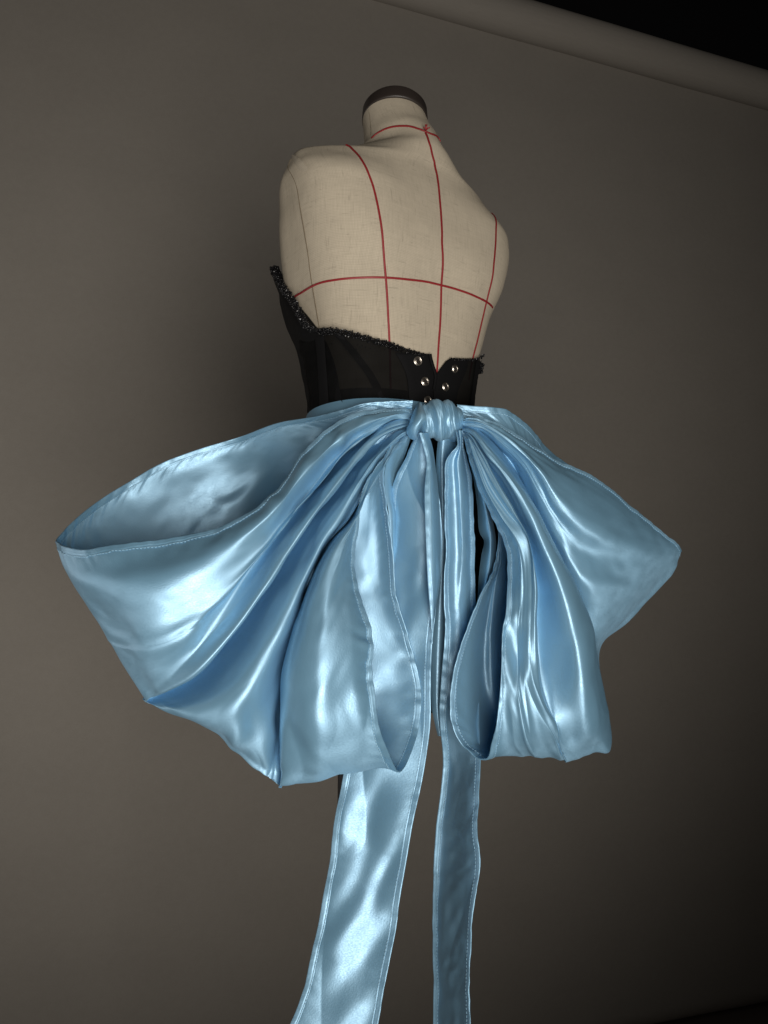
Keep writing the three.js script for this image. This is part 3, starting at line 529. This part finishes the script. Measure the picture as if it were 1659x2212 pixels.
  const flapRows = lt.filter(r => r[0] < 1480), flap = flapRows.map(([y, l, f, h, z]) => { const k = smooth(1400, 1240, y); return [[f + 0.5, y, z + .008 + turn(y)], [f + 0.35 * (h - f), y, z + .010 + 0.012 * k + turn(y)], [f + 0.7 * (h - f), y, z + .010 + 0.016 * k + turn(y)], [h, y, z + .010 + 0.015 * k + turn(y)]]; });
  const ridgeLines = [[[[850, 1640], [834, 1679], [804, 1746], [798, 1790], [800, 1839], [757, 1938], [690, 2034]], .0075, 24], [[[868, 1800], [852, 1850], [821, 1913], [790, 1985]], .005, 18], [[[860, 1960], [847, 1999], [790, 2065], [740, 2130], [690, 2190]], .0075, 30],
    [[[760, 1700], [735, 1790], [722, 1850]], -.006, 26], [[[870, 1700], [845, 1790], [838, 1850]], -.006, 26], [[[800, 1920], [740, 2010], [700, 2070]], -.007, 26], [[[820, 2110], [770, 2180], [720, 2250]], -.007, 28], [[[885, 1250], [872, 1330], [850, 1420]], .006, 18], [[[905, 1180], [890, 1290]], -.005, 16]];
  const onRidges = (x, y, z) => {
    const [px, py] = sighted(V(x, y, z)); let d = 0;
    for (const [pts, h, w] of ridgeLines) {
      let m = 1e9, q = 0; const n = pts.length - 1;
      for (let i = 0; i < pts.length - 1; i++) { const [ax, ay] = pts[i], bx = pts[i + 1][0] - ax, by = pts[i + 1][1] - ay, t = clamp(((px - ax) * bx + (py - ay) * by) / (bx * bx + by * by), 0, 1), e = (px - ax - t * bx) ** 2 + (py - ay - t * by) ** 2; if (e < m) { m = e; q = (i + t) / n; } }
      if (m < 6 * w * w) d += 0.5 * h * Math.exp(-m / (w * w)) * Math.sin(Math.PI * clamp(q, 0, 1)) ** 0.8;
    }
    return d;
  };
  const LT = cloth(ltCols, 150, 420, { seed: 23, wrinkle: 0.0006, pucker: 0.0008, extra: (t, s, k, x, y, z) => onRidges(x, y, z) + 0.006 * noise((t * 0.9 + s * 0.45) * 9, (s * 0.9 - t * 0.3) * 2.6, 2) + 0.004 * (1 - 2 * Math.abs(noise((t * 0.8 - s * 0.55) * 11, (s + t) * 3.1, 6))) + 0.005 * noise((t * 0.8 + s * 0.7) * 17, (s - t) * 5.5, 3) + 0.003 * Math.exp(-t / 0.03) * (1 - 2 * Math.abs(noise(s * 13, t * 8, 12))) + 0.0007 * noise((t * 0.75 + s * 0.42) * 24, (s * 0.8 - t * 0.5) * 6, 2) });
  const ltp = part('tail', LT.g, M.satin, bow);
  part('hem', hem(LT, 0, 0.0095, 0.0007, 5), M.satin, ltp); part('stitching', stitches(LT, 0), M.stitch, ltp).userData.kind = 'stuff'; part('hem', hem(LT, 1, 0.0095, 0.0007, 6), M.satin, ltp); part('stitching', stitches(LT, 1), M.stitch, ltp).userData.kind = 'stuff';
  const FP = cloth([0, 1, 2, 3].map(c => flap.map(r => r[c])), 40, 200, { seed: 27, wrinkle: 0.0004, pucker: 0.0006, open0: false });
  const fpp = part('flap', FP.g, M.satin, ltp); part('stitched_edge', hem(FP, 1, 0.006, 0.0006, 9), M.satin, ltp);
  const rt = [[930, 984, 999, .145, .135], [961, 990, 999, .15, .13], [980, 978, 1004, .15, .125], [1003, 967, 1010, .15, .12], [1060, 967, 1019, .148, .115], [1131, 968, 1027, .146, .112], [1210, 967, 1031, .138, .106], [1300, 960, 1031, .128, .10], [1361, 962, 1032, .118, .10], [1469, 953, 1034, .10, .105],
    [1548, 948, 1036, .088, .115], [1653, 956, 1039, .07, .135], [1772, 944, 1034, .065, .155], [1842, 939, 1040, .065, .165], [1912, 935, 1034, .065, .17], [2040, 932, 1016, .065, .17], [2130, 933, 1012, .065, .17], [2260, 933, 1010, .067, .17]];
  const rtCols = [0, 0.12, 0.3, 0.5, 0.7, 0.88, 1].map((c, k) => rt.map(([y, a, b, za, zb]) => [a + (b - a) * c, y, za + (zb - za) * c + smooth(1500, 1100, y) * [0, -0.004, -0.002, 0.008, 0.010, 0.001, -0.002][k] + smooth(1500, 1700, y) * [0, -0.006, -0.002, 0.001, 0.002, 0.002, 0][k]]));
  const RT = cloth(rtCols, 110, 420, { seed: 37, wrinkle: 0.0006, pucker: 0.0008, relax: { mu: 10, mv: 90, steps: 200, bend: 0.12, edge: 0.10, across: v => 0.004, along: v => 0.004, hold: (u, v) => 0.004 }, extra: (t, s) => 0.006 * noise((t * 0.9 - s * 0.4) * 10, (s * 0.9 + t * 0.3) * 2.8, 4) + 0.0025 * (1 - 2 * Math.abs(noise((t * 0.8 + s * 0.5) * 13, s * 3.6, 8))) });
  const rtp = part('tail', RT.g, M.satin, bow);
  part('hem', hem(RT, 0, 0.0095, 0.0007, 7), M.satin, rtp); part('stitching', stitches(RT, 0), M.stitch, rtp).userData.kind = 'stuff'; part('hem', hem(RT, 1, 0.0095, 0.0007, 8), M.satin, rtp); part('stitching', stitches(RT, 1), M.stitch, rtp).userData.kind = 'stuff';
  // turned-under layer behind the right tail
  const ut = [[935, 948, 985, .112], [990, 943, 985, .108], [1060, 944, 985, .102], [1150, 946, 985, .095], [1250, 941, 985, .088], [1350, 934, 985, .08], [1450, 931, 980, .072], [1530, 934, 970, .066], [1590, 946, 962, .062]];
  const UT = cloth([0, 0.25, 0.6, 1].map((c, k) => ut.map(([y, a, b, z]) => [a + (b - a) * c, y, z + [0, 0.006, 0.003, -0.004][k]])), 40, 160, { seed: 41, open0: false, open1: false });
  part('underlayer', UT.g, M.satin, rtp);
  // pleat between the right tail and the right loop
  const pl = [[[1000, 945, .118], [1008, 975, .115], [1022, 1030, .108], [1031, 1090, .10], [1035, 1145, .095], [1046, 1170, .092], [1040, 1200, .09], [1034, 1250, .088], [1030, 1320, .085]],
    [[1002, 945, .126], [1018, 980, .128], [1036, 1040, .126], [1050, 1100, .122], [1058, 1145, .118], [1060, 1172, .112], [1058, 1210, .108], [1050, 1260, .10], [1036, 1320, .09]],
    [[1004, 945, .118], [1024, 985, .11], [1046, 1040, .105], [1060, 1100, .10], [1070, 1150, .095], [1072, 1180, .092], [1068, 1220, .09], [1056, 1262, .088], [1038, 1320, .085]]];
  const PL = cloth(pl, 60, 140, { seed: 51, open0: false, open1: false, wrinkle: 0.0006 });
  part('pleat', PL.g, M.satin, rp);
  // the same on the left, beside the left tail
  const pl2 = [[[880, 932, .128], [860, 952, .126], [840, 985, .124], [830, 1030, .122], [834, 1075, .12], [840, 1115, .118], [844, 1205, .110]], [[884, 936, .122], [868, 960, .118], [853, 992, .116], [844, 1035, .116], [845, 1075, .116], [850, 1115, .115], [849, 1212, .108]],
    [[889, 940, .116], [880, 970, .108], [868, 1005, .10], [859, 1040, .10], [856, 1080, .102], [860, 1115, .104], [853, 1220, .104]]];
  part('pleat', cloth(pl2, 50, 120, { seed: 53, open0: false, open1: false, wrinkle: 0.0006 }).g, M.satin, lp);
  // knot: a wrapped band, creased round its girth
  const nu = 120, nv = 140, K = [], cA = at(899, 911, .126), cB = at(998, 921, .112), ax = cB.clone().sub(cA), dir = ax.clone().normalize();
  const up = V(0, 1, 0).addScaledVector(dir, -dir.y).normalize(), out = dir.clone().cross(up).normalize();
  for (let i = 0; i < nu; i++) for (let j = 0; j < nv; j++) {
    const u = i / (nu - 1), v = 2 * Math.PI * j / nv, belly = 0.72 + 0.28 * Math.sin(Math.PI * clamp(u * 0.9 + 0.05, 0, 1));
    const tw = u + 0.10 * Math.sin(v + 0.4), crease = 0.0023 * Math.sin(tw * 19 + 1.6 * noise(1.3 * Math.cos(v), u * 3, 3 + 1.3 * Math.sin(v))) + 0.0012 * noise(tw * 14, Math.cos(v), 5 + Math.sin(v)) + 0.0005 * noise(tw * 34, 2 * Math.cos(v), 8 + 2 * Math.sin(v));
    const end = Math.sqrt(clamp(1 - (2 * Math.abs(u - 0.5)) ** 9, 0.02, 1)), ry = (0.0275 * belly + crease) * end, rz = (0.025 * belly + crease) * end;
    K.push(cA.clone().addScaledVector(ax, u).addScaledVector(up, Math.sin(v) * ry + 0.004 * Math.sin(u * 3)).addScaledVector(out, Math.cos(v) * rz + 0.006 * Math.sin(Math.PI * u)));
  }
  const kn = part('knot', gridGeometry(K, nu, nv, true), M.satin, bow);
  // band crossing the left end of the knot
  const kb = [[[904, 868, .135], [893, 890, .155], [885, 912, .162], [878, 932, .158], [886, 947, .145], [897, 951, .13]], [[908, 869, .14], [901, 888, .166], [895, 905, .174], [889, 925, .172], [892, 941, .16], [899, 949, .14]],
    [[910, 871, .14], [910, 888, .17], [909, 902, .178], [904, 918, .177], [900, 935, .166], [901, 947, .145]], [[912, 873, .135], [917, 888, .165], [921, 899, .174], [918, 912, .173], [908, 927, .163], [903, 943, .14]]];
  part('knot_band', cloth(kb, 50, 90, { seed: 61, wrinkle: 0.0012, pucker: 0 }).g, M.satin, kn);
  // waistband round the form
  const B = [];
  for (let i = 0; i < 14; i++) for (let j = 0; j < 160; j++) { const v = i / 13, th = -Math.PI / 2 + 2 * Math.PI * j / 159; B.push(onSkin(th, 1.085 + 0.036 * v + 0.004 * Math.sin(th), 0.0085 + 0.003 * Math.sin(Math.PI * v))); }
  part('waistband', displace(gridGeometry(B, 14, 160), (k, x, y, z) => 0.001 * noise(x * 25, y * 25, z * 25)), M.satin, bow);
  tag(bow, 'huge pale blue satin bow with two long hanging tails tied at the corset back', 'bow');
}
renderer.setSize(768, 1024);
renderer.render(scene, camera);
